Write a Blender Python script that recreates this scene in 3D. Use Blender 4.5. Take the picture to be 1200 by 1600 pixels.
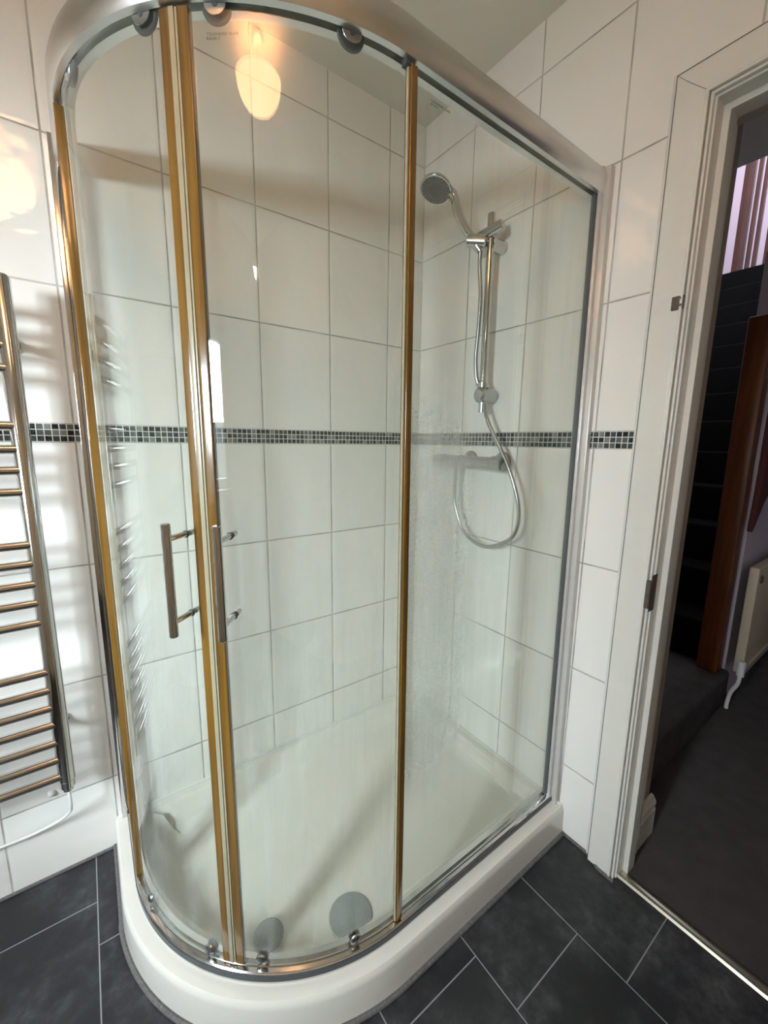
import bpy, bmesh, math, random
from mathutils import Vector, Matrix
random.seed(4)
for o in list(bpy.data.objects): bpy.data.objects.remove(o)
S = bpy.context.scene
COL = S.collection
V = Vector
PI = math.pi

# ------------------------------------------------------------------ camera
cd = bpy.data.cameras.new('camera'); cam = bpy.data.objects.new('camera', cd); COL.objects.link(cam)
cd.sensor_fit = 'HORIZONTAL'; cd.sensor_width = 36.0; cd.lens = 640.967 / 1200 * 36.0
cd.clip_start = 0.02
r_ = V((0.810569, -0.585504, 0.012747)); u_ = V((0.089388, 0.145201, 0.985356)); f_ = V((0.578781, 0.797560, -0.170032))
M = Matrix((r_, u_, -f_)).transposed().to_4x4(); M.translation = V((-1.14651, -1.34603, 1.24335))
cam.matrix_world = M
S.camera = cam

# ------------------------------------------------------------------ view, world, lights
S.view_settings.view_transform = 'Standard'; S.view_settings.look = 'None'
S.view_settings.gamma = 1.0; S.view_settings.use_curve_mapping = False
S.view_settings.exposure = 0.42
S.cycles.transparent_max_bounces = 24
S.cycles.max_bounces = 12
S.cycles.diffuse_bounces = 6
W = bpy.data.worlds.new('world'); S.world = W; W.use_nodes = True
W.node_tree.nodes['Background'].inputs[0].default_value = (0.80, 0.90, 1.0, 1)
W.node_tree.nodes['Background'].inputs[1].default_value = 1.6

def area_light(name, loc, target, sx, sy, power, colour):
    l = bpy.data.lights.new(name, 'AREA'); l.shape = 'RECTANGLE'; l.size = sx; l.size_y = sy
    l.energy = power; l.color = colour
    o = bpy.data.objects.new(name, l); COL.objects.link(o); o.location = loc
    o.rotation_euler = (V(target) - V(loc)).to_track_quat('-Z', 'Y').to_euler()
    return o
# sky daylight outside the bathroom window, and a light aimed at the landing wall
WX, WY0, WY1, WZ0, WZ1 = -2.35, -1.36, -0.74, 1.00, 1.79
FY = -2.15
area_light('daylight_bathroom_window', (WX - 0.50, -1.74, 1.84), (-1.0, -0.45, 0.84), 1.3, 1.0, 500, (0.78, 0.88, 1.0))
area_light('light_stair_head', (4.9, -0.7, 4.7), (5.6, 0.3, 3.7), 0.8, 0.8, 26, (0.95, 0.85, 1.0))

# ------------------------------------------------------------------ materials
def nmat(name):
    m = bpy.data.materials.new(name); m.use_nodes = True
    nt = m.node_tree; b = nt.nodes['Principled BSDF']
    return m, nt, b
class NG:
    def __init__(s, nt): s.nt = nt
    def n(s, t, **k):
        x = s.nt.nodes.new(t)
        for a, v in k.items(): setattr(x, a, v)
        return x
    def lk(s, a, b): s.nt.links.new(a, b)
    def val(s, inp, v):
        if isinstance(v, (int, float)): inp.default_value = v
        elif isinstance(v, tuple): inp.default_value = v
        else: s.lk(v, inp)
    def m(s, op, a, b=0.0, c=0.0, clamp=False):
        x = s.n('ShaderNodeMath', operation=op); x.use_clamp = clamp
        s.val(x.inputs[0], a); s.val(x.inputs[1], b); s.val(x.inputs[2], c)
        return x.outputs[0]
    def mix(s, f, a, b):
        x = s.n('ShaderNodeMix', data_type='RGBA')
        s.val(x.inputs[0], f); s.val(x.inputs[6], a); s.val(x.inputs[7], b)
        return x.outputs[2]
    def noise(s, scale, vec=None, detail=3, rough=0.5):
        x = s.n('ShaderNodeTexNoise'); x.inputs['Scale'].default_value = scale; x.inputs['Detail'].default_value = detail
        x.inputs['Roughness'].default_value = rough
        if vec is not None: s.lk(vec, x.inputs['Vector'])
        return x.outputs[0]
    def pos(s):
        g = s.n('ShaderNodeNewGeometry'); return g.outputs['Position']
    def xyz(s, v):
        x = s.n('ShaderNodeSeparateXYZ'); s.lk(v, x.inputs[0]); return x.outputs
    def comb(s, a, b, c):
        x = s.n('ShaderNodeCombineXYZ'); s.val(x.inputs[0], a); s.val(x.inputs[1], b); s.val(x.inputs[2], c); return x.outputs[0]
    def ramp(s, v, a, b):       # smooth 0..1 from a to b
        x = s.n('ShaderNodeMapRange', interpolation_type='SMOOTHSTEP'); s.val(x.inputs[0], v)
        x.inputs[1].default_value = a; x.inputs[2].default_value = b; return x.outputs[0]
    def bump(s, h, strength, dist, normal=None):
        x = s.n('ShaderNodeBump'); s.val(x.inputs['Height'], h); x.inputs['Strength'].default_value = strength
        x.inputs['Distance'].default_value = dist
        if normal is not None: s.lk(normal, x.inputs['Normal'])
        return x.outputs[0]

def simple(name, col, rough=0.5, metal=0.0, bump=0.0, bscale=60, vary=0.05, coat=0.0):
    m, nt, b = nmat(name); g = NG(nt)
    p = g.pos()
    nz = g.noise(bscale, p, 4)
    c2 = tuple(max(0, c * (1 - vary * 2)) for c in col[:3]) + (1,)
    g.lk(g.mix(nz, tuple(col[:3]) + (1,), c2), b.inputs['Base Color'])
    b.inputs['Roughness'].default_value = rough; b.inputs['Metallic'].default_value = metal
    b.inputs['Coat Weight'].default_value = coat
    if bump: g.lk(g.bump(nz, bump, 0.002), b.inputs['Normal'])
    return m

TZ_UP, TZ_DN = 1.2766, 1.2316
def tile_mat(name, axis, first):
    """white glazed wall tiles 250 x 331 mm, grey grout, gap left for the mosaic row"""
    m, nt, b = nmat(name); g = NG(nt)
    P = g.pos(); x = g.xyz(P)
    u = g.m('DIVIDE', g.m('SUBTRACT', g.m('MULTIPLY', x[axis], -1.0), first), 0.25)
    up = g.m('GREATER_THAN', x[2], 1.254)
    off = g.m('ADD', g.m('MULTIPLY', up, TZ_UP - TZ_DN), TZ_DN)
    v = g.m('DIVIDE', g.m('SUBTRACT', x[2], off), 0.3309)
    def dist(t, w):
        f = g.m('FRACT', t); return g.m('MULTIPLY', g.m('MINIMUM', f, g.m('SUBTRACT', 1.0, f)), w)
    d = g.m('MINIMUM', dist(u, 0.25), dist(v, 0.3309))
    grout = g.m('SUBTRACT', 1.0, g.ramp(d, 0.0014, 0.0025))
    cell = g.comb(g.m('FLOOR', u), g.m('FLOOR', v), 3.0)
    wn = g.n('ShaderNodeTexWhiteNoise', noise_dimensions='3D'); g.lk(cell, wn.inputs['Vector'])
    dirt = g.noise(9, P, 4)
    gcol = g.mix(g.ramp(dirt, 0.35, 0.68), (0.55, 0.52, 0.47, 1), (0.33, 0.30, 0.26, 1))
    tcol = g.mix(wn.outputs[0], (0.815, 0.79, 0.745, 1), (0.785, 0.76, 0.712, 1))
    g.lk(g.mix(grout, tcol, gcol), b.inputs['Base Color'])
    g.lk(g.m('ADD', g.m('MULTIPLY', grout, 0.6), 0.05), b.inputs['Roughness'])
    w = g.noise(9.0, g.n('ShaderNodeVectorMath', operation='ADD').outputs[0], 2)
    vm = [n for n in nt.nodes if n.type == 'VECT_MATH'][0]
    g.lk(P, vm.inputs[0])
    sc = g.n('ShaderNodeVectorMath', operation='SCALE'); g.lk(wn.outputs['Color'], sc.inputs[0]); sc.inputs[3].default_value = 4.0
    g.lk(sc.outputs[0], vm.inputs[1])
    # pillowed edges + slow ripple in the glaze
    edge = g.ramp(d, 0.0, 0.012)
    h = g.m('ADD', g.m('MULTIPLY', w, 2.6), g.m('MULTIPLY', edge, 0.25))
    n1 = g.bump(h, 0.55, 0.004)
    n2 = g.bump(g.m('SUBTRACT', 1.0, grout), 0.6, 0.002, n1)
    g.lk(n2, b.inputs['Normal'])
    b.inputs['Specular IOR Level'].default_value = 0.5
    return m
M_tileA = tile_mat('glazed_wall_tile_x', 0, 0.1633)
M_tileB = tile_mat('glazed_wall_tile_y', 1, 0.2532)

def mosaic_mat(name, axis):
    m, nt, b = nmat(name); g = NG(nt)
    P = g.pos(); x = g.xyz(P)
    u = g.m('DIVIDE', x[axis], 0.0153); v = g.m('DIVIDE', g.m('SUBTRACT', x[2], 1.2316), 0.0150)
    def dist(t):
        f = g.m('FRACT', t); return g.m('MINIMUM', f, g.m('SUBTRACT', 1.0, f))
    d = g.m('MINIMUM', dist(u), dist(v))
    grout = g.m('SUBTRACT', 1.0, g.ramp(d, 0.05, 0.085))
    wn = g.n('ShaderNodeTexWhiteNoise', noise_dimensions='3D'); g.lk(g.comb(g.m('FLOOR', u), g.m('FLOOR', v), 7.0), wn.inputs['Vector'])
    cr = g.n('ShaderNodeValToRGB'); g.lk(wn.outputs[0], cr.inputs[0]); cr.color_ramp.interpolation = 'CONSTANT'
    e = cr.color_ramp.elements; e[0].color = (0.010, 0.014, 0.014, 1); e[1].position = 0.50; e[1].color = (0.04, 0.048, 0.046, 1)
    for p, c in ((0.68, (0.09, 0.10, 0.095, 1)), (0.88, (0.19, 0.19, 0.175, 1))):
        q = e.new(p); q.color = c
    vein = g.noise(260, P, 4, 0.7)
    c = g.mix(g.m('MULTIPLY', g.ramp(vein, 0.45, 0.75), 0.22), cr.outputs[0], (0.35, 0.36, 0.34, 1))
    g.lk(g.mix(grout, c, (0.72, 0.70, 0.65, 1)), b.inputs['Base Color'])
    g.lk(g.m('ADD', g.m('MULTIPLY', grout, 0.5), 0.2), b.inputs['Roughness'])
    g.lk(g.bump(g.m('SUBTRACT', 1.0, grout), 0.7, 0.0015), b.inputs['Normal'])
    return m
M_mosA = mosaic_mat('dark_stone_mosaic_x', 0); M_mosB = mosaic_mat('dark_stone_mosaic_y', 1)

def floor_mat():
    m, nt, b = nmat('slate_vinyl_tile'); g = NG(nt)
    P = g.pos(); x = g.xyz(P)
    u = g.m('DIVIDE', g.m('ADD', x[0], 1.2268), 0.2496); fu = g.m('FLOOR', u)
    v = g.m('DIVIDE', g.m('ADD', g.m('ADD', x[1], 0.275), g.m('MULTIPLY', fu, 0.120)), 0.3175)
    def dist(t, w):
        f = g.m('FRACT', t); return g.m('MULTIPLY', g.m('MINIMUM', f, g.m('SUBTRACT', 1.0, f)), w)
    d = g.m('MINIMUM', dist(u, 0.2496), dist(v, 0.3175))
    gr = g.m('SUBTRACT', 1.0, g.ramp(d, 0.0008, 0.0017))
    wn = g.n('ShaderNodeTexWhiteNoise', noise_dimensions='3D'); g.lk(g.comb(fu, g.m('FLOOR', v), 1.0), wn.inputs['Vector'])
    n1 = g.noise(5.5, P, 6, 0.62); n2 = g.noise(34, P, 5, 0.7)
    f = g.m('MULTIPLY', g.ramp(n1, 0.40, 0.78), g.ramp(n2, 0.2, 0.8))
    c = g.mix(f, (0.010, 0.010, 0.012, 1), (0.13, 0.13, 0.132, 1))
    c = g.mix(g.m('MULTIPLY', wn.outputs[0], 0.25), c, (0.03, 0.03, 0.032, 1))
    g.lk(g.mix(gr, c, (0.27, 0.27, 0.28, 1)), b.inputs['Base Color'])
    g.lk(g.m('ADD', 0.42, g.m('MULTIPLY', n2, 0.25)), b.inputs['Roughness'])
    g.lk(g.bump(g.m('ADD', n2, g.m('MULTIPLY', n1, 2.0)), 0.25, 0.002), b.inputs['Normal'])
    return m
M_floor = floor_mat()

def carpet(name, c1, c2):
    m, nt, b = nmat(name); g = NG(nt); P = g.pos()
    n = g.noise(420, P, 3, 0.8); n2 = g.noise(14, P, 4)
    g.lk(g.mix(n2, g.mix(n, c1, c2), c1), b.inputs['Base Color']); b.inputs['Roughness'].default_value = 1.0
    b.inputs['Specular IOR Level'].default_value = 0.05
    g.lk(g.bump(n, 0.8, 0.003), b.inputs['Normal'])
    return m
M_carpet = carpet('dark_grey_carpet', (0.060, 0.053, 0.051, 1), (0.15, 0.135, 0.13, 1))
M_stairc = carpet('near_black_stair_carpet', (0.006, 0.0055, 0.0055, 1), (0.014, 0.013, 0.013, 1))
M_ceil = simple('ceiling_paint', (0.75, 0.72, 0.64), 0.9, bump=0.1, bscale=200, vary=0.01)
M_gloss = simple('white_gloss_paint', (0.74, 0.715, 0.66), 0.28, vary=0.04, bump=0.15, bscale=25)
M_caulk = simple('white_sealant', (0.72, 0.70, 0.65), 0.45, vary=0.06, bscale=40)
M_wallp = simple('plain_painted_plaster', (0.66, 0.55, 0.40), 0.8, vary=0.03)
M_hallw = simple('lilac_painted_plaster', (0.50, 0.42, 0.47), 0.85, vary=0.03)
M_stub = simple('brown_plaster', (0.34, 0.29, 0.24), 0.85, vary=0.05)  # stub wall plaster in one brown tone
M_chrome = simple('polished_chrome', (0.72, 0.71, 0.70), 0.10, 1.0, vary=0.08, bscale=18)
M_chromeR = simple('warm_chrome_tube', (0.70, 0.68, 0.665), 0.10, 1.0, vary=0.08, bscale=14)
M_chromeD = simple('limescaled_chrome', (0.56, 0.57, 0.57), 0.24, 1.0, vary=0.12, bscale=90)
M_alu = simple('satin_aluminium', (0.78, 0.765, 0.74), 0.28, 1.0, vary=0.05, bscale=9)
M_aluW = simple('white_aluminium', (0.66, 0.635, 0.60), 0.28, 0.3, vary=0.04)
M_tray = simple('cream_acrylic_tray', (0.70, 0.67, 0.60), 0.22, vary=0.03, bscale=8, coat=0.3)
M_grey = simple('grey_rubber', (0.10, 0.105, 0.11), 0.5, vary=0.2)
M_spray = simple('grey_spray_face', (0.17, 0.175, 0.18), 0.4, vary=0.1)
M_nozz = simple('pale_spray_nozzles', (0.42, 0.43, 0.43), 0.4)
M_rust = simple('rust_flaked_steel', (0.22, 0.17, 0.14), 0.6, 0.5, vary=0.4, bscale=300)
M_thresh = simple('brass_threshold', (0.66, 0.59, 0.46), 0.28, 1.0, vary=0.15, bscale=30)
M_cable = simple('white_cable_sheath', (0.72, 0.70, 0.66), 0.4)
M_cream = simple('cream_radiator_enamel', (0.50, 0.42, 0.30), 0.35)
M_red = simple('dark_red_cloth', (0.10, 0.02, 0.018), 0.9, vary=0.3, bscale=120)
M_slate = simple('dark_slate_strip', (0.055, 0.062, 0.072), 0.3, vary=0.3, bscale=60)
M_print = simple('grey_print', (0.10, 0.10, 0.09), 0.7)
M_stain = simple('dirty_sealant', (0.20, 0.185, 0.18), 0.8, vary=0.4, bscale=150)

def wood(name, c1, c2):
    m, nt, b = nmat(name); g = NG(nt); P = g.pos(); x = g.xyz(P)
    v = g.comb(g.m('MULTIPLY', x[0], 30.0), g.m('MULTIPLY', x[1], 30.0), g.m('MULTIPLY', x[2], 2.0))
    g.lk(g.mix(g.ramp(g.noise(1.5, v, 5, 0.6), 0.3, 0.7), c1, c2), b.inputs['Base Color']); b.inputs['Roughness'].default_value = 0.35
    return m
M_pine = wood('orange_varnished_pine', (0.15, 0.045, 0.010, 1), (0.09, 0.024, 0.005, 1))
M_dwood = wood('dark_red_varnished_wood', (0.12, 0.030, 0.018, 1), (0.06, 0.014, 0.010, 1))

def amber():
    m, nt, b = nmat('yellowed_seal_plastic'); g = NG(nt); P = g.pos(); x = g.xyz(P)
    v = g.comb(g.m('MULTIPLY', x[0], 90.0), g.m('MULTIPLY', x[1], 90.0), g.m('MULTIPLY', x[2], 3.0))
    n = g.noise(1.0, v, 4)
    g.lk(g.mix(g.ramp(n, 0.3, 0.75), (0.215, 0.110, 0.020, 1), (0.105, 0.052, 0.012, 1)), b.inputs['Base Color'])
    b.inputs['Roughness'].default_value = 0.16; b.inputs['Coat Weight'].default_value = 0.5
    return m
M_amber = amber()
M_creamseal = simple('cream_magnetic_seal', (0.40, 0.355, 0.24), 0.25, vary=0.12, bscale=30)

def glass_mat(name, haze_kind):
    """architectural clear glass: transparent + mirror layer, with limescale haze where the pane has it"""
    m = bpy.data.materials.new(name); m.use_nodes = True; nt = m.node_tree; g = NG(nt)
    for n in list(nt.nodes):
        if n.type != 'OUTPUT_MATERIAL': nt.nodes.remove(n)
    out = [n for n in nt.nodes][0]
    P = g.pos(); x = g.xyz(P)
    lw = g.n('ShaderNodeLayerWeight'); lw.inputs[0].default_value = 0.5
    sch = g.m('ADD', 0.045, g.m('MULTIPLY', g.m('POWER', lw.outputs['Facing'], 5.0), 0.9))
    tr = g.n('ShaderNodeBsdfTransparent'); tr.inputs[0].default_value = (0.955, 0.972, 0.955, 1)
    gl = g.n('ShaderNodeBsdfGlossy'); gl.inputs['Roughness'].default_value = 0.0; gl.inputs[0].default_value = (1, 1, 1, 1)
    mx = g.n('ShaderNodeMixShader'); g.lk(sch, mx.inputs[0]); g.lk(tr.outputs[0], mx.inputs[1]); g.lk(gl.outputs[0], mx.inputs[2])
    df = g.n('ShaderNodeBsdfDiffuse'); df.inputs[0].default_value = (0.90, 0.94, 0.92, 1)
    tl = g.n('ShaderNodeBsdfTranslucent'); tl.inputs[0].default_value = (0.90, 0.94, 0.92, 1)
    m2 = g.n('ShaderNodeMixShader'); m2.inputs[0].default_value = 0.5; g.lk(df.outputs[0], m2.inputs[1]); g.lk(tl.outputs[0], m2.inputs[2])
    sp = g.noise(1.0, g.comb(g.m('MULTIPLY', x[0], 420.0), g.m('MULTIPLY', x[1], 420.0), g.m('MULTIPLY', x[2], 210.0)), 4, 0.75)
    streak = g.noise(1.0, g.comb(g.m('MULTIPLY', x[0], 38.0), g.m('MULTIPLY', x[1], 38.0), g.m('MULTIPLY', x[2], 3.0)), 4, 0.6)
    if haze_kind == 'fixed':
        a = g.m('SUBTRACT', 1.0, g.ramp(x[0], -0.60, -0.30))
        top = g.m('SUBTRACT', 1.0, g.ramp(x[2], 1.12, 1.50))
        bot = g.ramp(x[2], 0.36, 0.62)
        base = g.m('MULTIPLY', g.m('MULTIPLY', a, top), bot)
        fac = g.m('MULTIPLY', base, g.m('ADD', g.m('ADD', g.m('MULTIPLY', g.ramp(sp, 0.30, 0.70), 0.20), 0.14), g.m('MULTIPLY', streak, 0.42)))
        fac = g.m('ADD', fac, g.m('MULTIPLY', g.ramp(streak, 0.45, 0.8), 0.04), clamp=True)
    elif haze_kind == 'door':
        low = g.m('SUBTRACT', 1.0, g.ramp(x[2], 0.45, 1.35))
        fac = g.m('MULTIPLY', low, g.m('ADD', g.m('MULTIPLY', g.ramp(streak, 0.42, 0.75), 0.10), g.m('MULTIPLY', g.ramp(sp, 0.55, 0.8), 0.10)))
        fac = g.m('ADD', fac, 0.012, clamp=True)
    else:
        fac = g.m('MULTIPLY', g.ramp(streak, 0.4, 0.8), 0.05)
    m3 = g.n('ShaderNodeMixShader'); g.lk(fac, m3.inputs[0]); g.lk(mx.outputs[0], m3.inputs[1]); g.lk(m2.outputs[0], m3.inputs[2])
    g.lk(m3.outputs[0], out.inputs['Surface'])
    return m
M_gfix = glass_mat('clear_glass_limescaled', 'fixed'); M_gdoor = glass_mat('clear_glass_water_marked', 'door'); M_gplain = glass_mat('clear_glass', 'plain')

def shade_mat():
    m, nt, b = nmat('lit_marbled_glass_shade'); g = NG(nt)
    n = g.noise(9, g.pos(), 4, 0.6)
    c = g.mix(g.ramp(n, 0.35, 0.7), (1.0, 0.54, 0.23, 1), (1.0, 0.68, 0.36, 1))
    g.lk(c, b.inputs['Base Color']); g.lk(c, b.inputs['Emission Color']); b.inputs['Emission Strength'].default_value = 9.0
    return m
M_shade = shade_mat()
def ring_mat():
    m, nt, b = nmat('ringed_metal_grille'); g = NG(nt)
    tc = g.n('ShaderNodeTexCoord'); x = g.xyz(tc.outputs['Object'])
    r = g.m('SQRT', g.m('ADD', g.m('MULTIPLY', x[0], x[0]), g.m('MULTIPLY', x[1], x[1])))
    w = g.m('SINE', g.m('MULTIPLY', r, 1500.0))
    g.lk(g.mix(g.ramp(w, -0.6, 0.9), (0.20, 0.205, 0.195, 1), (0.44, 0.445, 0.425, 1)), b.inputs['Base Color'])
    b.inputs['Metallic'].default_value = 0.35; b.inputs['Roughness'].default_value = 0.45
    return m
M_ring = ring_mat()

# ------------------------------------------------------------------ object helpers
OFF = {}
def link(name, verts, faces, mat, parent=None, loc=None, smooth=True, bevel=0.0, angle=35):
    """mesh from world coordinates; stored relative to its own or its parent's origin"""
    off = OFF[parent.name] if parent is not None else V(loc if loc is not None else (0, 0, 0))
    me = bpy.data.meshes.new(name)
    me.from_pydata([V(v) - off for v in verts], [], faces); me.update()
    bm = bmesh.new(); bm.from_mesh(me); bmesh.ops.remove_doubles(bm, verts=bm.verts, dist=1e-6)
    bmesh.ops.recalc_face_normals(bm, faces=bm.faces)
    if bevel:
        es = [e for e in bm.edges if len(e.link_faces) == 2 and e.calc_face_angle(0) > 0.6]
        bmesh.ops.bevel(bm, geom=es, offset=bevel, segments=3, affect='EDGES', profile=0.5, clamp_overlap=True)
    for f in bm.faces: f.smooth = smooth
    for e in bm.edges: e.smooth = not (len(e.link_faces) != 2 or e.calc_face_angle(0) > math.radians(angle))
    bm.to_mesh(me); bm.free()
    if mat: me.materials.append(mat)
    o = bpy.data.objects.new(name, me); COL.objects.link(o)
    if parent is not None: o.parent = parent; OFF[o.name] = off
    else: o.location = off; OFF[o.name] = off
    return o
def thing(name, label, cat, loc=(0, 0, 0), group=None, kind=None):
    o = bpy.data.objects.new(name, None); COL.objects.link(o); o.location = loc; o.empty_display_size = 0.05
    OFF[o.name] = V(loc); tag(o, label, cat, group, kind); return o
def tag(o, label=None, cat=None, group=None, kind=None):
    if label: o['label'] = label
    if cat: o['category'] = cat
    if group: o['group'] = group
    if kind: o['kind'] = kind
    return o
def struct(name, vf, mat, parent=None, label=None, cat=None, **k):
    o = link(name, vf[0], vf[1], mat, parent, smooth=k.pop('smooth', False), **k)
    if parent is None: tag(o, label, cat, kind='structure')
    elif label: o['label'] = label
    return o
def box(a, b):
    (x0, y0, z0), (x1, y1, z1) = a, b
    v = [(x0, y0, z0), (x1, y0, z0), (x1, y1, z0), (x0, y1, z0), (x0, y0, z1), (x1, y0, z1), (x1, y1, z1), (x0, y1, z1)]
    return v, [(0, 3, 2, 1), (4, 5, 6, 7), (0, 1, 5, 4), (1, 2, 6, 5), (2, 3, 7, 6), (3, 0, 4, 7)]
def join(*vfs):
    V_, F_ = [], []
    for v, f in vfs:
        n = len(V_); V_ += [tuple(q) for q in v]; F_ += [tuple(i + n for i in q) for q in f]
    return V_, F_
def frame_of(d):
    d = V(d).normalized(); a = V((0, 0, 1)) if abs(d.z) < 0.9 else V((1, 0, 0))
    x = d.cross(a).normalized(); return x, d.cross(x).normalized(), d
def tube(pts, rad, seg=16, cap=True, closed=False):
    pts = [V(p) for p in pts]; n = len(pts)
    rads = rad if isinstance(rad, (list, tuple)) else [rad] * n
    v, f = [], []
    x = None
    for i, p in enumerate(pts):
        d = (pts[min(i + 1, n - 1)] - pts[max(i - 1, 0)]).normalized()
        if x is None: x, y, _ = frame_of(d)
        else:
            x = (x - d * x.dot(d)).normalized()
        y = d.cross(x)
        for k in range(seg):
            t = 2 * PI * k / seg; v.append(p + (x * math.cos(t) + y * math.sin(t)) * rads[i])
    for i in range(n - 1):
        for k in range(seg):
            k2 = (k + 1) % seg; f.append((i * seg + k, i * seg + k2, (i + 1) * seg + k2, (i + 1) * seg + k))
    if cap:
        f.append(tuple(reversed(range(seg)))); f.append(tuple((n - 1) * seg + k for k in range(seg)))
    return v, f
def lathe(c, axis, prof, seg=32, cap_end=True):
    """prof: list of (t along axis, radius)"""
    x, y, d = frame_of(axis); c = V(c); v, f = [], []
    for t, r in prof:
        for k in range(seg):
            a = 2 * PI * k / seg; v.append(c + d * t + (x * math.cos(a) + y * math.sin(a)) * r)
    n = len(prof)
    for i in range(n - 1):
        for k in range(seg):
            k2 = (k + 1) % seg; f.append((i * seg + k, i * seg + k2, (i + 1) * seg + k2, (i + 1) * seg + k))
    f.append(tuple(reversed(range(seg))))
    if cap_end: f.append(tuple((n - 1) * seg + k for k in range(seg)))
    return v, f
def rodc(a, b, r, ch=0.0015, seg=24):
    a, b = V(a), V(b); L = (b - a).length
    return lathe(a, b - a, [(0, r - ch), (ch, r), (L - ch, r), (L, r - ch)], seg)
def smooth_path(pts, n=10):
    pts = [V(p) for p in pts]; out = []
    P = [pts[0] * 2 - pts[1]] + pts + [pts[-1] * 2 - pts[-2]]
    for i in range(1, len(P) - 2):
        for k in range(n):
            t = k / n; a, b, c, d = P[i - 1], P[i], P[i + 1], P[i + 2]
            out.append(0.5 * ((2 * b) + (c - a) * t + (2 * a - 5 * b + 4 * c - d) * t * t + (3 * b - a - 3 * c + d) * t ** 3))
    out.append(pts[-1]); return out
def extrude(poly, mp):
    """closed polygon (a,b) extruded between two values; mp(a,b,t) -> xyz with t in 0,1"""
    n = len(poly); v = [mp(a, b, 0) for a, b in poly] + [mp(a, b, 1) for a, b in poly]
    f = [tuple(range(n)), tuple(range(2 * n - 1, n - 1, -1))] + [(i, (i + 1) % n, (i + 1) % n + n, i + n) for i in range(n)]
    return v, f

# ------------------------------------------------------------------ room shell
CZ = 2.4037
struct('floor', box((WX, FY, -0.06), (0.012, 0, 0)), M_floor, label='black slate-look vinyl tile bathroom floor with pale joints', cat='floor')
struct('ceiling', box((WX - 0.1, FY - 0.1, CZ), (0.11, 0.1, CZ + 0.08)), M_ceil, label='plain off-white bathroom ceiling', cat='ceiling')
struct('wall_back', box((WX - 0.1, 0, -0.06), (0.0, 0.1, CZ)), M_tileA, label='white tiled wall behind shower and towel radiator', cat='wall')
DY0, DY1, DZ = -0.921, -1.755, 1.985          # door opening in the right wall
struct('wall_right', join(box((0, DY0, -0.06), (0.11, 0.1, CZ)), box((0, FY - 0.1, -0.06), (0.11, DY1, CZ)), box((0, DY1, DZ), (0.11, DY0, CZ))), M_tileB, label='white tiled wall holding the shower mixer and doorway', cat='wall')
struct('wall_left', join(box((WX - 0.1, FY, -0.06), (WX, WY0, CZ)), box((WX - 0.1, WY1, -0.06), (WX, 0, CZ)), box((WX - 0.1, WY0, -0.06), (WX, WY1, WZ0)), box((WX - 0.1, WY0, WZ1), (WX, WY1, CZ))), M_tileB, label='white tiled wall with the window', cat='wall')
struct('wall_front', box((WX - 0.1, FY - 0.1, -0.06), (0.0, FY, CZ)), M_wallp, label='plain painted wall facing the shower', cat='wall')
# window
wf = struct('window_1', join(box((WX - 0.07, WY0, WZ0), (WX - 0.02, WY0 + 0.05, WZ1)), box((WX - 0.07, WY1 - 0.05, WZ0), (WX - 0.02, WY1, WZ1)),
     box((WX - 0.07, WY0 + .05, WZ0), (WX - 0.02, WY1 - .05, WZ0 + 0.05)), box((WX - 0.07, WY0 + .05, WZ1 - 0.05), (WX - 0.02, WY1 - .05, WZ1)),
     box((WX - 0.065, -1.05, WZ0 + .05), (WX - 0.025, -1.01, WZ1 - .05))), M_gloss, label='white framed bathroom window', cat='window')
struct('window_pane', box((WX - 0.05, WY0 + .05, WZ0 + .05), (WX - 0.044, WY1 - .05, WZ1 - .05)), M_gplain, wf)
struct('window_sill', box((WX - 0.02, WY0 - .02, WZ0 - .03), (WX + 0.06, WY1 + .02, WZ0)), M_gloss, wf, bevel=0.004)
# mosaic border rows, 2 mm proud of the tile bed
struct('trim_1', box((WX, -0.0025, TZ_DN), (0, 0.0, TZ_UP)), M_mosA, label='black and grey stone mosaic border on the back wall', cat='mosaic border')
struct('trim_2', box((-0.0025, -0.8535, TZ_DN), (0, -0.0025, TZ_UP)), M_mosB, label='black and grey stone mosaic border running up to the doorway', cat='mosaic border')
# grubby sealant bead round the tray foot and the wall foot
def bead(name, pts, r, label, mat=M_stain):
    return struct(name, tube(pts, r, 8), mat, label=label, cat='sealant', smooth=True)

# ------------------------------------------------------------------ doorway
# lining (jamb) with stop; architrave with moulded inner edge, mitred at the corner
JY = -0.945
def U(profile_yz, x0, x1):   # rectangular-section U running up the near jamb, over the head and down the far jamb
    a, b = profile_yz         # offsets outward from the clear opening (0 = jamb face)
    y0a, y0b = JY + a, JY + b
    y1a, y1b = -1.73 - a, -1.73 - b
    za, zb = 1.962 + a, 1.962 + b
    v = []
    for x in (x0, x1):
        v += [(x, y0a, 0), (x, y0a, za), (x, y1a, za), (x, y1a, 0), (x, y1b, 0), (x, y1b, zb), (x, y0b, zb), (x, y0b, 0)]
    f = [(0, 1, 6, 7), (1, 2, 5, 6), (2, 3, 4, 5), (8, 15, 14, 9), (9, 14, 13, 10), (10, 13, 12, 11)]
    for i in range(8):
        j = (i + 1) % 8; f.append((i, j, j + 8, i + 8))
    return v, f
lining = struct('door_1', U((0.0, 0.03), -0.006, 0.13), M_gloss, label='white painted door lining, paint chipped at the foot', cat='door frame', bevel=0.0015)
struct('door_stop', U((-0.014, 0.0), 0.031, 0.075), M_gloss, lining, bevel=0.0015)
arch = struct('architrave', join(U((0.017, 0.078), -0.020, 0.0), ), M_gloss, lining, bevel=0.003)
struct('architrave_moulding', join(U((0.004, 0.010), -0.017, -0.004), U((0.0115, 0.018), -0.024, -0.004)), M_gloss, lining, bevel=0.0018)
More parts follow.
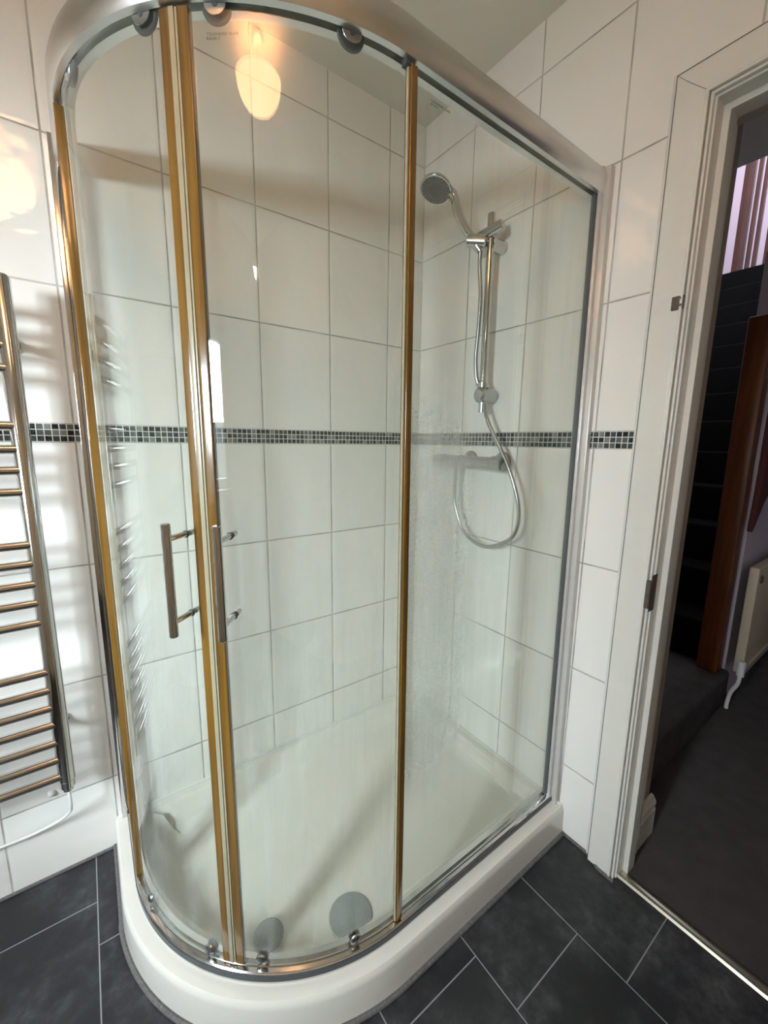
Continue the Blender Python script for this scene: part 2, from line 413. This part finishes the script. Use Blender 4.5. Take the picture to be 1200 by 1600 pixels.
struct('sealant_bead', U((0.078, 0.0905), -0.006, 0.0), M_caulk, lining, bevel=0.002)
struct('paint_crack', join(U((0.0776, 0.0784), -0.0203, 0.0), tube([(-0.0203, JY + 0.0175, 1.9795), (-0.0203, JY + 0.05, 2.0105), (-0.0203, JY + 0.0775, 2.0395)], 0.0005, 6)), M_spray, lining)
def small(name, vf, mat, parent, label=None, **k):
    o = link(name, vf[0], vf[1], mat, parent, **k)
    if label: o['label'] = label
    return o
# hinges left on the frame
for zc, full in ((0.872, True), (1.563, False)):
    if full:
        h = small('hinge', join(rodc((-0.030, -0.942, zc - 0.036), (-0.030, -0.942, zc + 0.036), 0.0065, seg=14), box((-0.028, -0.9475, zc - 0.045), (0.0, -0.9455, zc + 0.05))), M_rust, lining, 'bare steel hinge knuckle, paint worn off', angle=40)
    else:
        h = small('keeper_plate', box((-0.0235, -0.936, zc - 0.016), (-0.0185, -0.911, zc + 0.014)), M_rust, lining, 'small flaking steel plate on the architrave', bevel=0.002)
        for dz, dy in ((-0.007, -0.93), (0.008, -0.927)):
            small('screw', lathe((-0.0235, dy, zc + dz), (-1, 0, 0), [(0, 0.0035), (0.0012, 0.003), (0.0016, 0.001)], 12), M_stain, h)
th = struct('trim_3', extrude([(0.002, 0), (0.006, 0.006), (0.016, 0.009), (0.026, 0.008), (0.034, 0.002), (0.034, 0)], lambda a, b, t: (a, (-0.944, -1.731)[t], b)), M_thresh, label='narrow brass threshold strip between vinyl and carpet', cat='threshold strip', smooth=True)

# ------------------------------------------------------------------ hall beyond
HW = -0.835
struct('floor.001', box((0.012, -2.6, -0.06), (3.4, 1.4, 0)), M_carpet, label='dark grey carpeted hall floor', cat='floor')
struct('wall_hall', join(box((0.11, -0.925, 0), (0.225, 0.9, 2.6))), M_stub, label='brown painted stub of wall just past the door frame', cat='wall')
struct('wall_hall.001', join(box((1.285, HW, 0), (3.4, HW + 0.09, 2.06))), M_hallw, label='lilac hall wall behind the cream radiator', cat='wall')
struct('wall_hall.002', box((3.4, -2.6, 0), (3.5, HW, 2.6)), M_hallw, label='end wall of the hall', cat='wall')
struct('wall_hall.003', box((0.11, -2.7, 0), (3.5, -2.6, 2.6)), M_hallw, label='hall wall opposite the stairs', cat='wall')
struct('wall_hall.004', box((0.225, 0.90, 0), (6.2, 1.0, 5.0)), M_hallw, label='stairwell wall', cat='wall')
struct('wall_hall.005', box((5.6, -1.6, 2.8), (5.7, 0.9, 5.0)), M_hallw, label='lilac landing wall above the stairs', cat='wall')
struct('ceiling_hall', box((0.11, -2.6, 2.45), (3.4, HW + .09, 2.55)), M_ceil, label='hall ceiling', cat='ceiling')
struct('ceiling_hall.001', box((0.11, HW + .09, 2.45), (1.3, 0.9, 2.55)), M_ceil, label='ceiling over the foot of the stairs', cat='ceiling')
# skirting stub with ogee top
SK = [(0, 0), (0.018, 0), (0.018, 0.088), (0.0155, 0.094), (0.0155, 0.100), (0.0175, 0.106), (0.0165, 0.115), (0.0115, 0.124), (0.008, 0.130), (0, 0.133)]
struct('baseboard_right', extrude(SK, lambda a, b, t: ((0.13, 0.243)[t], -0.925 - a, b)), M_gloss, label='white moulded skirting stub past the door frame', cat='skirting')
# stairs: quarter landing, then flight rising away
st = thing('staircase', 'dark carpeted staircase rising beyond the orange newel post', 'staircase', (0.8, -0.3, 0), kind='structure')
def step(x0, y0, z0, x1, y1, z1, nose=None):
    return box((x0, y0, z0), (x1, y1, z1))
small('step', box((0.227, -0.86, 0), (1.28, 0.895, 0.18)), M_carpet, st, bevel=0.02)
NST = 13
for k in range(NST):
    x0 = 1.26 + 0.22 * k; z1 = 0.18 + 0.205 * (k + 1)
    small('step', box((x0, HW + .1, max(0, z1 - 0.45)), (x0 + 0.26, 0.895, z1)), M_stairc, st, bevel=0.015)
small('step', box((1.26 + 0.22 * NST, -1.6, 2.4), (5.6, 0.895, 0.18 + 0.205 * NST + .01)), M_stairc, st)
nw = tag(link('newel_post', *box((1.180, -0.828, 0.18), (1.255, -0.746, 1.78)), M_pine, loc=(1.21, -0.78, 0.18), bevel=0.006, smooth=True), 'orange varnished pine newel post on the bottom step', 'newel post')
# landing balustrade seen above the stair head
for i, (yy, w) in enumerate(((0.355, 0.085), (0.245, 0.032), (0.190, 0.032), (0.10, 0.085))):
    tag(link('banister_post', *box((4.62, yy - w, 2.855), (4.66 + w * .3, yy, 4.6)), M_dwood, loc=(4.64, yy, 2.85), bevel=0.004),
        ['dark red wooden post nearest the door frame at the stair head', 'thin dark post second from left at the stair head', 'thin dark post third from left at the stair head', 'dark post at the picture edge at the stair head'][i], 'post', 'posts at the head of the stairs')
# hall radiator
hr = thing('panel_radiator', 'cream panel radiator low on the lilac hall wall', 'radiator', (1.7, -0.90, 0.19))
pan = small('panel', box((1.262, -0.905, 0.185), (2.15, -0.868, 0.70)), M_cream, hr, bevel=0.006)
small('top_seam', box((1.262, -0.912, 0.205), (2.15, -0.905, 0.222)), M_cream, hr, bevel=0.002)
small('end_plug', lathe((1.30, -0.905, 0.645), (0, -1, 0), [(0, 0.018), (0.006, 0.018), (0.008, 0.012), (0.003, 0.010)], 20), M_rust, hr)
small('valve', join(rodc((1.262, -0.905, 0.225), (1.215, -0.905, 0.225), 0.013), rodc((1.225, -0.905, 0.19), (1.225, -0.905, 0.262), 0.015)), M_cable, hr)
small('pipe', tube(smooth_path([(1.225, -0.905, 0.20), (1.225, -0.902, 0.15), (1.24, -0.88, 0.09), (1.245, -0.872, 0.03), (1.245, -0.872, 0.0)], 6), 0.0085, 14), M_cable, hr)
# dark red folded cloth hanging on the hall wall
tag(link('hanging_cloth', *extrude([(1.245, 0.86), (1.275, 1.15), (1.27, 1.50), (1.62, 1.62), (1.58, 1.28), (1.50, 1.08), (1.36, 0.98)], lambda a, b, t: (a, HW - 0.004 - 0.022 * t, b)), M_red, loc=(1.4, HW, 1.5), bevel=0.004), 'dark red pointed cloth hanging on the lilac wall above the cream radiator', 'cloth')

# ------------------------------------------------------------------ shower tray
CX, CY = -0.645, -0.245
TZ = 0.095
def arc_pts(r, n=40, a0=0.0, a1=90.0):
    return [(CX - r * math.cos(math.radians(a0 + (a1 - a0) * i / n)), CY - r * math.sin(math.radians(a0 + (a1 - a0) * i / n))) for i in range(n + 1)]
def tray_loop(d, w, cr):
    """outline inset d on the open sides and w on the wall sides, wall corner radius cr"""
    r = 0.53 - d; pts = []
    pts += [(CX - r, -w - cr * 0.2)] if False else []
    k = 8
    for i in range(k + 1):      # corner at left wall end
        a = math.radians(90 - 90 * i / k); c2 = min(cr, 0.03)
        pts.append((CX - r + c2 - c2 * math.cos(PI / 2 - a), -w - c2 + c2 * math.sin(a)))
    for i in range(1, 6): pts.append((CX - r, -w - c2 + (CY + w + c2) * i / 6))
    pts += arc_pts(r)
    for i in range(1, 10): pts.append((CX + (-w - c2 - CX) * i / 10, CY - r))
    for i in range(k + 1):
        a = math.radians(90 * i / k)
        pts.append((-w - c2 + c2 * math.sin(a), CY - r + c2 - c2 * math.cos(a)))
    for i in range(k + 1):
        a = math.radians(90 * i / k)
        pts.append((-w - cr + cr * math.cos(a), -w - cr + cr * math.sin(a)))
    return pts
loops = [((0.0, 0.0, 0.001), 0.0), ((0.002, 0.0, 0.001), 0.03), ((0.003, 0.0, 0.001), 0.078), ((0.005, 0.0, 0.001), 0.088), ((0.010, 0.0, 0.001), TZ),
         ((0.085, 0.028, 0.02), TZ), ((0.095, 0.034, 0.03), TZ - 0.004), ((0.118, 0.062, 0.07), 0.050), ((0.135, 0.085, 0.10), 0.041), ((0.25, 0.20, 0.12), 0.037)]
tv, tf = [], []
for (args, z) in loops: tv += [(x, y, z) for x, y in tray_loop(*args)]
n = len(tray_loop(0, 0, 0.001))
for i in range(len(loops) - 1):
    for k in range(n):
        k2 = (k + 1) % n; tf.append((i * n + k, i * n + k2, (i + 1) * n + k2, (i + 1) * n + k))
tf.append(tuple((len(loops) - 1) * n + k for k in range(n))); tf.append(tuple(reversed(range(n))))
tray = link('shower_tray', tv, tf, M_tray, loc=(CX, CY, 0), angle=50)
tag(tray, 'cream white curved-corner shower tray under the glass enclosure', 'shower tray')
def disc(name, c, r, h, mat, parent, label, tilt=(0, 0, 1), scale=1.0):
    me_v, me_f = lathe((0, 0, 0), (0, 0, 1), [(0, r), (h * 0.6, r), (h, r - 0.003), (h, r * 0.85), (h + 0.0015, r * 0.5), (h + 0.002, r * 0.08)], 48)
    o = link(name, me_v, me_f, mat, None); o.parent = parent; o.location = V(c) - OFF[parent.name]; o['label'] = label; return o
disc('waste_cover', (-0.699, -0.607, 0.0395), 0.056, 0.006, M_ring, tray, 'large round ringed metal waste cover')
disc('ringed_disc', (-0.888, -0.535, 0.0555), 0.036, 0.004, M_ring, tray, 'smaller ringed metal disc')  # second, smaller disc with the same ringed surface
bead('trim_4', [(-1.177, -0.0, 0.004), (-1.177, CY, 0.004)] + [(x, y, 0.004) for x, y in arc_pts(0.534, 40, 2, 88)] + [(CX, CY - 0.534, 0.004), (-0.003, CY - 0.534, 0.004)], 0.006, 'grubby sealant bead round the foot of the shower tray')
bead('trim_5', [(-0.002, -0.78, 0.002), (-0.004, -0.87, 0.002), (-0.024, -0.90, 0.002), (-0.024, -0.945, 0.002)], 0.005, 'grubby sealant bead along the wall foot by the doorway')
bead('trim_6', [(WX, -0.002, 0.002), (-1.18, -0.002, 0.002)], 0.005, 'grubby sealant bead along the foot of the radiator wall')
bead('trim_7', [(CX - 0.52, -0.003, TZ + .002), (-0.004, -0.003, TZ + .002), (-0.003, -0.764, TZ + .002)], 0.0045, 'white sealant bead between tray and wall tiles', M_caulk)

# ------------------------------------------------------------------ shower enclosure
def lean(p):
    p = V(p); return V((p.x, p.y * (1 - 0.018 * p.z / 1.9), p.z))
def L(vf): return [lean(p) for p in vf[0]], vf[1]
RG = 0.477                        # glass line radius
def path_at(d, n=48):
    """open path from the back wall round to the right wall; d = outward offset from the glass line. -> (x, y, outward normal)"""
    out = [(CX - RG - d, 0.0)]
    out += [(CX - RG - d, CY * i / 6) for i in range(1, 6)]
    out += arc_pts(RG + d, n)
    out += [(CX + (0 - CX) * i / 8, CY - RG - d) for i in range(1, 9)]
    return out
def sweep(profile, paths=None):
    """profile list of (d, z)"""
    rows = [[(x, y, z) for x, y in path_at(d)] for d, z in profile]
    m = len(rows[0]); n = len(rows); v = [p for r in rows for p in r]; f = []
    for i in range(n):
        j = (i + 1) % n
        for k in range(m - 1): f.append((i * m + k, i * m + k + 1, j * m + k + 1, j * m + k))
    f.append(tuple(i * m for i in range(n))); f.append(tuple(i * m + m - 1 for i in reversed(range(n))))
    return v, f
def ang_pt(a, r, z): a = math.radians(a); return (CX - r * math.cos(a), CY - r * math.sin(a), z)
enc = thing('shower_enclosure', 'curved glass shower enclosure with chrome rails and yellowed seals', 'shower enclosure', (CX, CY, TZ))
ZB, ZT = 0.126, 1.884
small('top_rail', L(sweep([(-0.020, 1.868), (-0.006, 1.868), (-0.006, 1.882), (0.004, 1.882), (0.004, 1.870), (0.014, 1.871), (0.0185, 1.878), (0.0215, 1.896), (0.0215, 1.909), (0.018, 1.922), (0.010, 1.931), (-0.002, 1.935), (-0.018, 1.935), (-0.022, 1.928)])), M_alu, enc, angle=28)
small('bottom_rail', L(sweep([(-0.018, TZ), (0.016, TZ), (0.0155, TZ + 0.0240), (0.0130, TZ + 0.0262), (0.0050, TZ + 0.0270), (0.0045, TZ + 0.031), (0.004, TZ + 0.027), (-0.005, TZ + 0.027), (-0.005, TZ + 0.034), (-0.016, TZ + 0.034)])), M_chrome, enc, angle=28)
small('rail_dark_strip', L(sweep([(0.0150, TZ + 0.006), (0.0174, TZ + 0.007), (0.0170, TZ + 0.0205), (0.0150, TZ + 0.0215)])), M_slate, enc)  # dark slate strip along the outer face of the bottom rail
# wall channels
small('wall_channel', L(join(box((CX - RG - 0.012, -0.036, TZ), (CX - RG + 0.012, -0.0, 1.936)), box((CX - RG - 0.030, -0.014, TZ), (CX - RG - 0.012, -0.0, 1.936)))), M_chrome, enc, bevel=0.0015)
yc = CY - RG
small('wall_channel', L(join(box((-0.030, yc - 0.014, TZ), (0, yc + 0.012, 1.932)), box((-0.019, yc - 0.030, TZ), (0, yc - 0.014, 1.932)))), M_aluW, enc, 'pale channel fixed to the doorway wall', bevel=0.0015)
small('channel_gasket', L(box((-0.036, yc - 0.006, ZB), (-0.030, yc + 0.006, ZT - 0.004))), M_grey, enc)
def curved_pane(a0, a1, r, t, z0, z1, n=30):
    v, f = [], []
    for i in range(n + 1):
        a = a0 + (a1 - a0) * i / n
        v += [ang_pt(a, r, z0), ang_pt(a, r + t, z0), ang_pt(a, r + t, z1), ang_pt(a, r, z1)]
    for i in range(n):
        for k in range(4): f.append((i * 4 + k, i * 4 + (k + 1) % 4, i * 4 + 4 + (k + 1) % 4, i * 4 + 4 + k))
    f.append((0, 1, 2, 3)); f.append((n * 4 + 3, n * 4 + 2, n * 4 + 1, n * 4)); return v, f
fp1 = small('fixed_panel', L(box((CX - RG - 0.003, CY, ZB), (CX - RG + 0.003, -0.037, ZT))), M_gplain, enc, 'narrow fixed glass panel by the towel radiator')
fp2 = small('fixed_panel', L(box((CX, yc - 0.003, ZB), (-0.037, yc + 0.003, ZT))), M_gfix, enc, 'wide fixed glass panel hazed with limescale')
# upright seals on the fixed panels
small('edge_seal', L(join(box((CX - RG - 0.014, CY - 0.012, ZB - 0.004), (CX - RG + 0.001, CY + 0.014, 1.866)))), M_amber, fp1, bevel=0.0015)
small('edge_strip', L(box((CX - RG + 0.0035, CY + 0.004, ZB), (CX - RG + 0.015, CY + 0.016, 1.866))), M_creamseal, fp1, bevel=0.0015)
small('edge_seal', L(join(box((CX - 0.002, yc - 0.011, ZB), (CX + 0.0125, yc + 0.007, 1.866)))), M_amber, fp2, bevel=0.0015)
small('edge_strip', L(box((CX - 0.0065, yc - 0.008, ZB), (CX - 0.0035, yc - 0.003, 1.860))), M_creamseal, fp2)
small('seal_clip', L(box((CX - 0.012, yc - 0.010, 1.862), (CX + 0.006, yc + 0.004, 1.876))), M_grey, fp2)
def text_on(body, p0, p1, up, size, parent, label=None):
    cu = bpy.data.curves.new('printed_mark', 'FONT'); cu.body = body; cu.size = size; cu.extrude = 0.00005; cu.space_line = 1.05
    tmp = bpy.data.objects.new('tmp_text', cu); COL.objects.link(tmp)
    me = bpy.data.meshes.new_from_object(tmp.evaluated_get(bpy.context.evaluated_depsgraph_get()))
    bpy.data.objects.remove(tmp); me.name = 'printed_mark'; me.materials.clear(); me.materials.append(M_print)
    o = bpy.data.objects.new('printed_mark', me); COL.objects.link(o)
    x = (V(p1) - V(p0)).normalized(); y = V(up); z = x.cross(y).normalized(); y = z.cross(x)
    mm = Matrix((x, y, z)).transposed().to_4x4(); mm.translation = V(p0) - OFF[parent.name]
    o.parent = parent; o.matrix_local = mm; OFF[o.name] = OFF[parent.name]
    if label: o['label'] = label
    return o
def handle(a, parent):
    bars = join(rodc(ang_pt(a, RG + 0.052, 0.898), ang_pt(a, RG + 0.052, 1.102), 0.0078, 0.0015, 28))
    h = small('door_handle', L(bars), M_chromeR, parent, angle=40)
    for z in (0.924, 1.074):
        s = small('standoff', L(join(rodc(ang_pt(a, RG + 0.046, z), ang_pt(a, RG + 0.007, z), 0.0052, 0.0005), rodc(ang_pt(a, RG - 0.004, z), ang_pt(a, RG - 0.020, z), 0.0052, 0.0015))), M_chromeR, parent, angle=40)
        small('washer', L(rodc(ang_pt(a, RG + 0.0075, z), ang_pt(a, RG + 0.003, z), 0.0068, 0.001)), M_grey, parent)
doors = []
for i, (a0, a1, lab) in enumerate(((0.8, 44.3, 'left-hand curved sliding glass door'), (46.0, 89.2, 'right-hand curved sliding glass door'))):
    d = small('sliding_door', L(curved_pane(a0, a1, RG - 0.003, 0.006, ZB, ZT - 0.002)), M_gdoor, enc, lab)
    doors.append(d)
    # meeting seals
    if i == 0:
        small('edge_seal', L(curved_pane(42.6, 44.55, RG - 0.006, 0.012, ZB, 1.867, 4)), M_amber, d, bevel=0.001)
        small('magnetic_strip', L(curved_pane(44.6, 45.65, RG - 0.004, 0.012, ZB + 0.002, 1.866, 2)), M_creamseal, d, bevel=0.001)
        small('edge_seal', L(curved_pane(0.4, 2.4, RG - 0.017, 0.015, ZB, 1.862, 3)), M_creamseal, d, 'cream strip along the wall-side door edge', bevel=0.001)
        ra = (13.2, 38.6)
    else:
        small('edge_seal', L(curved_pane(46.2, 48.2, RG - 0.006, 0.012, ZB, 1.867, 4)), M_amber, d, bevel=0.001)
        small('magnetic_strip', L(curved_pane(45.67, 46.15, RG - 0.004, 0.0105, ZB + 0.002, 1.866, 2)), M_creamseal, d, bevel=0.001)
        ra = (52.9, 77.3)
    for a in ra:
        # top roller: big grey wheel inside the glass with a slotted chrome bolt through it
        small('roller', L(join(lathe(ang_pt(a, RG - 0.0035, 1.871), V(ang_pt(a, 0.1, 0)) - V(ang_pt(a, 0.2, 0)), [(0, 0.0215), (0.001, 0.0222), (0.0045, 0.0222), (0.006, 0.018)], 28))), M_grey, d, angle=40)
        small('roller_bolt', L(join(lathe(ang_pt(a, RG + 0.0028, 1.871), V(ang_pt(a, 0.2, 0)) - V(ang_pt(a, 0.1, 0)), [(0, 0.0165), (0.0006, 0.0160)], 28))), M_chromeD, d, angle=30)
        small('bolt_slot', L(rodc(ang_pt(a, RG + 0.0033, 1.869), ang_pt(a, RG + 0.0040, 1.869), 0.0042, 0.0002, 12)), M_grey, d)
        # bottom roller: small chrome dome with a worn screw head
        small('bottom_roller', L(join(lathe(ang_pt(a, RG - 0.004, 0.139), V(ang_pt(a, 0.1, 0)) - V(ang_pt(a, 0.2, 0)), [(0, 0.0125), (0.003, 0.0135), (0.006, 0.012)], 24),
              lathe(ang_pt(a, RG + 0.003, 0.139), V(ang_pt(a, 0.2, 0)) - V(ang_pt(a, 0.1, 0)), [(0, 0.0130), (0.003, 0.0118), (0.005, 0.0085), (0.006, 0.004)], 24))), M_chromeD, d, 'small dirty chrome bottom roller', angle=30)
        small('roller_screw', L(lathe(ang_pt(a, RG + 0.0092, 0.1395), V(ang_pt(a, 0.2, 0)) - V(ang_pt(a, 0.1, 0)), [(0, 0.0035), (0.001, 0.003)], 12)), M_rust, d)
    handle(40.5 if i == 0 else 50.6, d)
p0 = lean(ang_pt(51.2, RG + 0.0035, 1.829)); p1 = lean(ang_pt(53.2, RG + 0.0038, 1.829))
text_on('TOUGHENED GLASS\nBS6206 C', p0, p1, (0, 0, 1), 0.0052, doors[1])
text_on('TOUGHENED GLASS\nBS6206 C', lean((CX + 0.048, yc - 0.0034, 1.835)), lean((CX + 0.10, yc - 0.0034, 1.835)), (0, 0, 1), 0.0052, fp2)

# ------------------------------------------------------------------ riser rail with hand shower
RX, RY = -0.055, -0.392
rr = thing('riser_rail', 'chrome shower riser rail on the right tiled wall', 'riser rail', (0, RY, 1.40))
small('rail', rodc((RX, RY, 1.342), (RX, RY, 1.945), 0.0118), M_chrome, rr)
small('wall_bracket', join(rodc((0, RY - 0.0, 1.398), (RX - 0.024, RY, 1.398), 0.0245, 0.008, 30)), M_chromeD, rr, angle=40)
small('bracket_collar', rodc((RX, RY, 1.422), (RX, RY, 1.438), 0.0195, 0.001), M_chrome, rr)
small('wall_bracket', join(rodc((0, RY - 0.004, 1.858), (RX - 0.004, RY, 1.858), 0.0215, 0.002, 30)), M_chrome, rr, angle=40)
# slider / handset holder: barrel knob lying across the rail plus a conical cradle
small('slider', join(rodc((RX - 0.016, RY + 0.034, 1.880), (RX + 0.002, RY - 0.046, 1.897), 0.0175, 0.003, 28), rodc((RX - 0.056, RY + 0.046, 1.868), (RX - 0.022, RY - 0.004, 1.857), 0.0195, 0.004, 24), rodc((RX - 0.042, RY + 0.022, 1.864), (RX - 0.006, RY + 0.004, 1.872), 0.0150, 0.003, 24)), M_chrome, rr, angle=40)
HC = V((-0.178, -0.266, 2.022)); HE = V((-0.098, -0.366, 1.858))
ax = (HE - HC).normalized()
nrm = V((-0.384, -0.09, -0.918)).normalized(); rad_ = (ax - nrm * ax.dot(nrm)).normalized()
hs = thing('hand_shower', 'chrome hand shower with round grey spray face, clipped on the rail', 'shower head', tuple(HE))
small('handle', tube(smooth_path([HC + rad_ * 0.018 - nrm * 0.017, HC + rad_ * 0.046 - nrm * 0.012, HC + rad_ * 0.066 + nrm * 0.004, HC.lerp(HE, 0.52) + rad_ * 0.016, HE + ax * 0.000, HE + ax * 0.03], 4), [0.0125, 0.013, 0.0135, 0.014, 0.0145, 0.015, 0.0152, 0.0155, 0.0155, 0.0155, 0.0155, 0.0155, 0.0153, 0.015, 0.0148, 0.0145, 0.014, 0.0135, 0.013, 0.0125, 0.012], 20), M_chrome, hs)
hd = small('head', lathe(HC - nrm * 0.026, nrm, [(0, 0.012), (0.003, 0.030), (0.010, 0.044), (0.018, 0.051), (0.024, 0.0525), (0.0265, 0.050), (0.0268, 0.047)], 48), M_chrome, hs)
small('spray_face', lathe(HC, nrm, [(0, 0.047), (0.001, 0.046), (0.0018, 0.030), (0.0014, 0.020), (0.0022, 0.010)], 40), M_spray, hs)
hx, hy, _ = frame_of(nrm); nzz = []
for rr_, cnt in ((0.042, 24), (0.036, 24), (0.030, 20), (0.0245, 16)):
    for k in range(cnt):
        a = 2 * PI * (k + 0.5 * (cnt != 24)) / cnt
        nzz.append(lathe(HC + nrm * 0.0012 + (hx * math.cos(a) + hy * math.sin(a)) * rr_, nrm, [(0, 0.0018), (0.002, 0.0013)], 8))
small('nozzle_ring', join(*nzz), M_nozz, hs)
small('spray_lever', rodc(HC + rad_ * 0.046 + nrm * 0.000, HC + rad_ * 0.050 + nrm * 0.016, 0.004, 0.001, 14), M_chrome, hs)
# hose
hp = [HE + ax * 0.03, V((-0.082, -0.377, 1.79)), V((-0.076, -0.381, 1.70)), V((-0.073, -0.376, 1.60)), V((-0.073, -0.371, 1.52)), V((-0.070, -0.376, 1.455)), V((-0.062, -0.387, 1.415)), V((-0.060, -0.400, 1.385)), V((-0.066, -0.416, 1.345)),
      V((-0.070, -0.441, 1.298)), V((-0.065, -0.491, 1.217)), V((-0.062, -0.534, 1.138)), V((-0.06, -0.565, 1.05)), V((-0.06, -0.564, 0.975)), V((-0.06, -0.526, 0.925)), V((-0.06, -0.434, 0.890)), V((-0.06, -0.343, 0.924)), V((-0.06, -0.296, 1.01)), V((-0.06, -0.288, 1.084)), V((-0.062, -0.292, 1.150))]
tag(link('shower_hose', *tube(smooth_path(hp, 10), 0.0066, 14), M_chromeD, loc=tuple(hp[0])), 'silver flexible hose looping from the hand shower to the mixer valve', 'shower hose')
# thermostatic bar mixer
mv = thing('mixer_valve', 'chrome thermostatic bar mixer valve below the mosaic row', 'mixer valve', (0, -0.36, 1.176))
MX, MZ = -0.062, 1.176
small('body', rodc((MX, -0.235, MZ), (MX, -0.455, MZ), 0.0205, 0.002, 32), M_chromeD, mv, angle=40)
for y0, y1 in ((-0.190, -0.235), (-0.455, -0.502)):
    small('knob', rodc((MX, y0, MZ), (MX, y1, MZ), 0.0245, 0.003, 32), M_chromeD, mv, angle=40)
for yy in (-0.305, -0.448):
    small('wall_flange', join(lathe((0, yy, MZ + 0.004), (-1, 0, 0), [(0, 0.034), (0.004, 0.033), (0.011, 0.024), (0.014, 0.018), (0.05, 0.017)], 32)), M_chromeD, mv, angle=40)
small('hose_outlet', rodc((MX, -0.292, MZ - 0.018), (MX, -0.292, MZ - 0.034), 0.010, 0.001), M_chrome, mv)

# ------------------------------------------------------------------ towel radiator
TX0, TX1, TY = -1.262, -1.745, -0.080
tr = thing('towel_radiator', 'chrome ladder towel radiator on the left of the back wall', 'towel radiator', ((TX0 + TX1) / 2, 0, 0.32))
for x in (TX0, TX1):
    small('upright', lathe((x, TY, 0.345), (0, 0, 1), [(0, 0.015), (0.001, 0.0182), (1.238, 0.0182), (1.243, 0.015)], 32), M_chromeR, tr, angle=40)
BZ = [1.535, 1.487, 1.440, 1.392, 1.267, 1.214, 1.166, 1.116, 0.990, 0.943, 0.892, 0.844, 0.793, 0.661, 0.611, 0.562, 0.514, 0.462, 0.412, 0.362]
for z in BZ:
    small('crossbar', tube([(TX0 - 0.006, TY - 0.006, z), (TX1 + 0.006, TY - 0.006, z)], 0.0108, 20), M_chromeR, tr)
for x in (TX0, TX1):
    for z in (0.475, 1.455):
        small('wall_bracket', join(rodc((x, TY + 0.015, z), (x, -0.001, z), 0.0085, 0.001), rodc((x, -0.010, z), (x, -0.001, z), 0.016, 0.002)), M_chromeR, tr)
small('heating_element', join(rodc((TX0, TY, 0.345), (TX0, TY, 0.322), 0.0165, 0.002), rodc((TX0, TY, 0.324), (TX0, TY, 0.312), 0.012, 0.001)), M_chromeR, tr)
cp = [(TX0, TY, 0.312), (TX0 + 0.001, TY, 0.285), (-1.262, -0.072, 0.25), (-1.268, -0.050, 0.22), (-1.293, -0.030, 0.190), (-1.355, -0.018, 0.172), (-1.42, -0.012, 0.168), (-1.52, -0.010, 0.166), (-1.70, -0.010, 0.17)]
small('power_cable', tube(smooth_path(cp, 8), 0.0036, 10), M_cable, tr, 'thin white power cable')
tag(link('screw_cap', *lathe((-1.307, 0, 0.262), (0, -1, 0), [(0, 0.009), (0.003, 0.009), (0.010, 0.006), (0.012, 0.003)], 20), M_cable, loc=(-1.307, 0, 0.262)), 'small white cap fixed to the tiles below the towel radiator', 'wall cap')

# ------------------------------------------------------------------ pendant lamp (behind the camera, seen mirrored in glass and tiles)
LC = V((-1.33, -1.20, 0))
lp = thing('pendant_lamp', 'lit amber glass pendant lamp, seen mirrored in the curved door glass', 'lamp', (LC.x, LC.y, CZ))
prof = [(0.0, 0.004), (0.006, 0.030), (0.020, 0.055), (0.045, 0.078), (0.075, 0.094), (0.110, 0.104), (0.150, 0.109), (0.152, 0.103), (0.110, 0.098), (0.06, 0.08), (0.03, 0.055)]
def oval(vf):      # the shade is an oval bowl, wider across than deep
    o = []
    for p in vf[0]:
        q = V(p) - V((LC.x, LC.y, 0)); a = q.x * -0.64 + q.y * -0.77; b = q.x * 0.77 + q.y * -0.64
        a *= 0.45; b *= 1.25; o.append(V((LC.x - 0.64 * a + 0.77 * b, LC.y - 0.77 * a - 0.64 * b, q.z)))
    return o, vf[1]
small('lamp_shade', oval(lathe((LC.x, LC.y, 2.205), (0, 0, 1), [(t * 0.70, r * 1.20) for t, r in prof[:7]] + [(0.1065, 0.128)] + [(t * 0.70 + 0.003, r * 1.20 - 0.004) for t, r in reversed(prof[1:6])], 40)), M_shade, lp)
small('flex', rodc((LC.x, LC.y, 2.216), (LC.x, LC.y, CZ), 0.004, 0.0005), M_cable, lp)
small('ceiling_rose', lathe((LC.x, LC.y, CZ), (0, 0, -1), [(0, 0.04), (0.01, 0.038), (0.02, 0.02)], 24), M_cable, lp)

bl = bpy.data.lights.new('bulb_light', 'POINT'); bl.energy = 4.5; bl.color = (1.0, 0.76, 0.48); bl.shadow_soft_size = 0.03
bo = bpy.data.objects.new('bulb_light', bl); COL.objects.link(bo); bo.location = (LC.x, LC.y, 2.292)
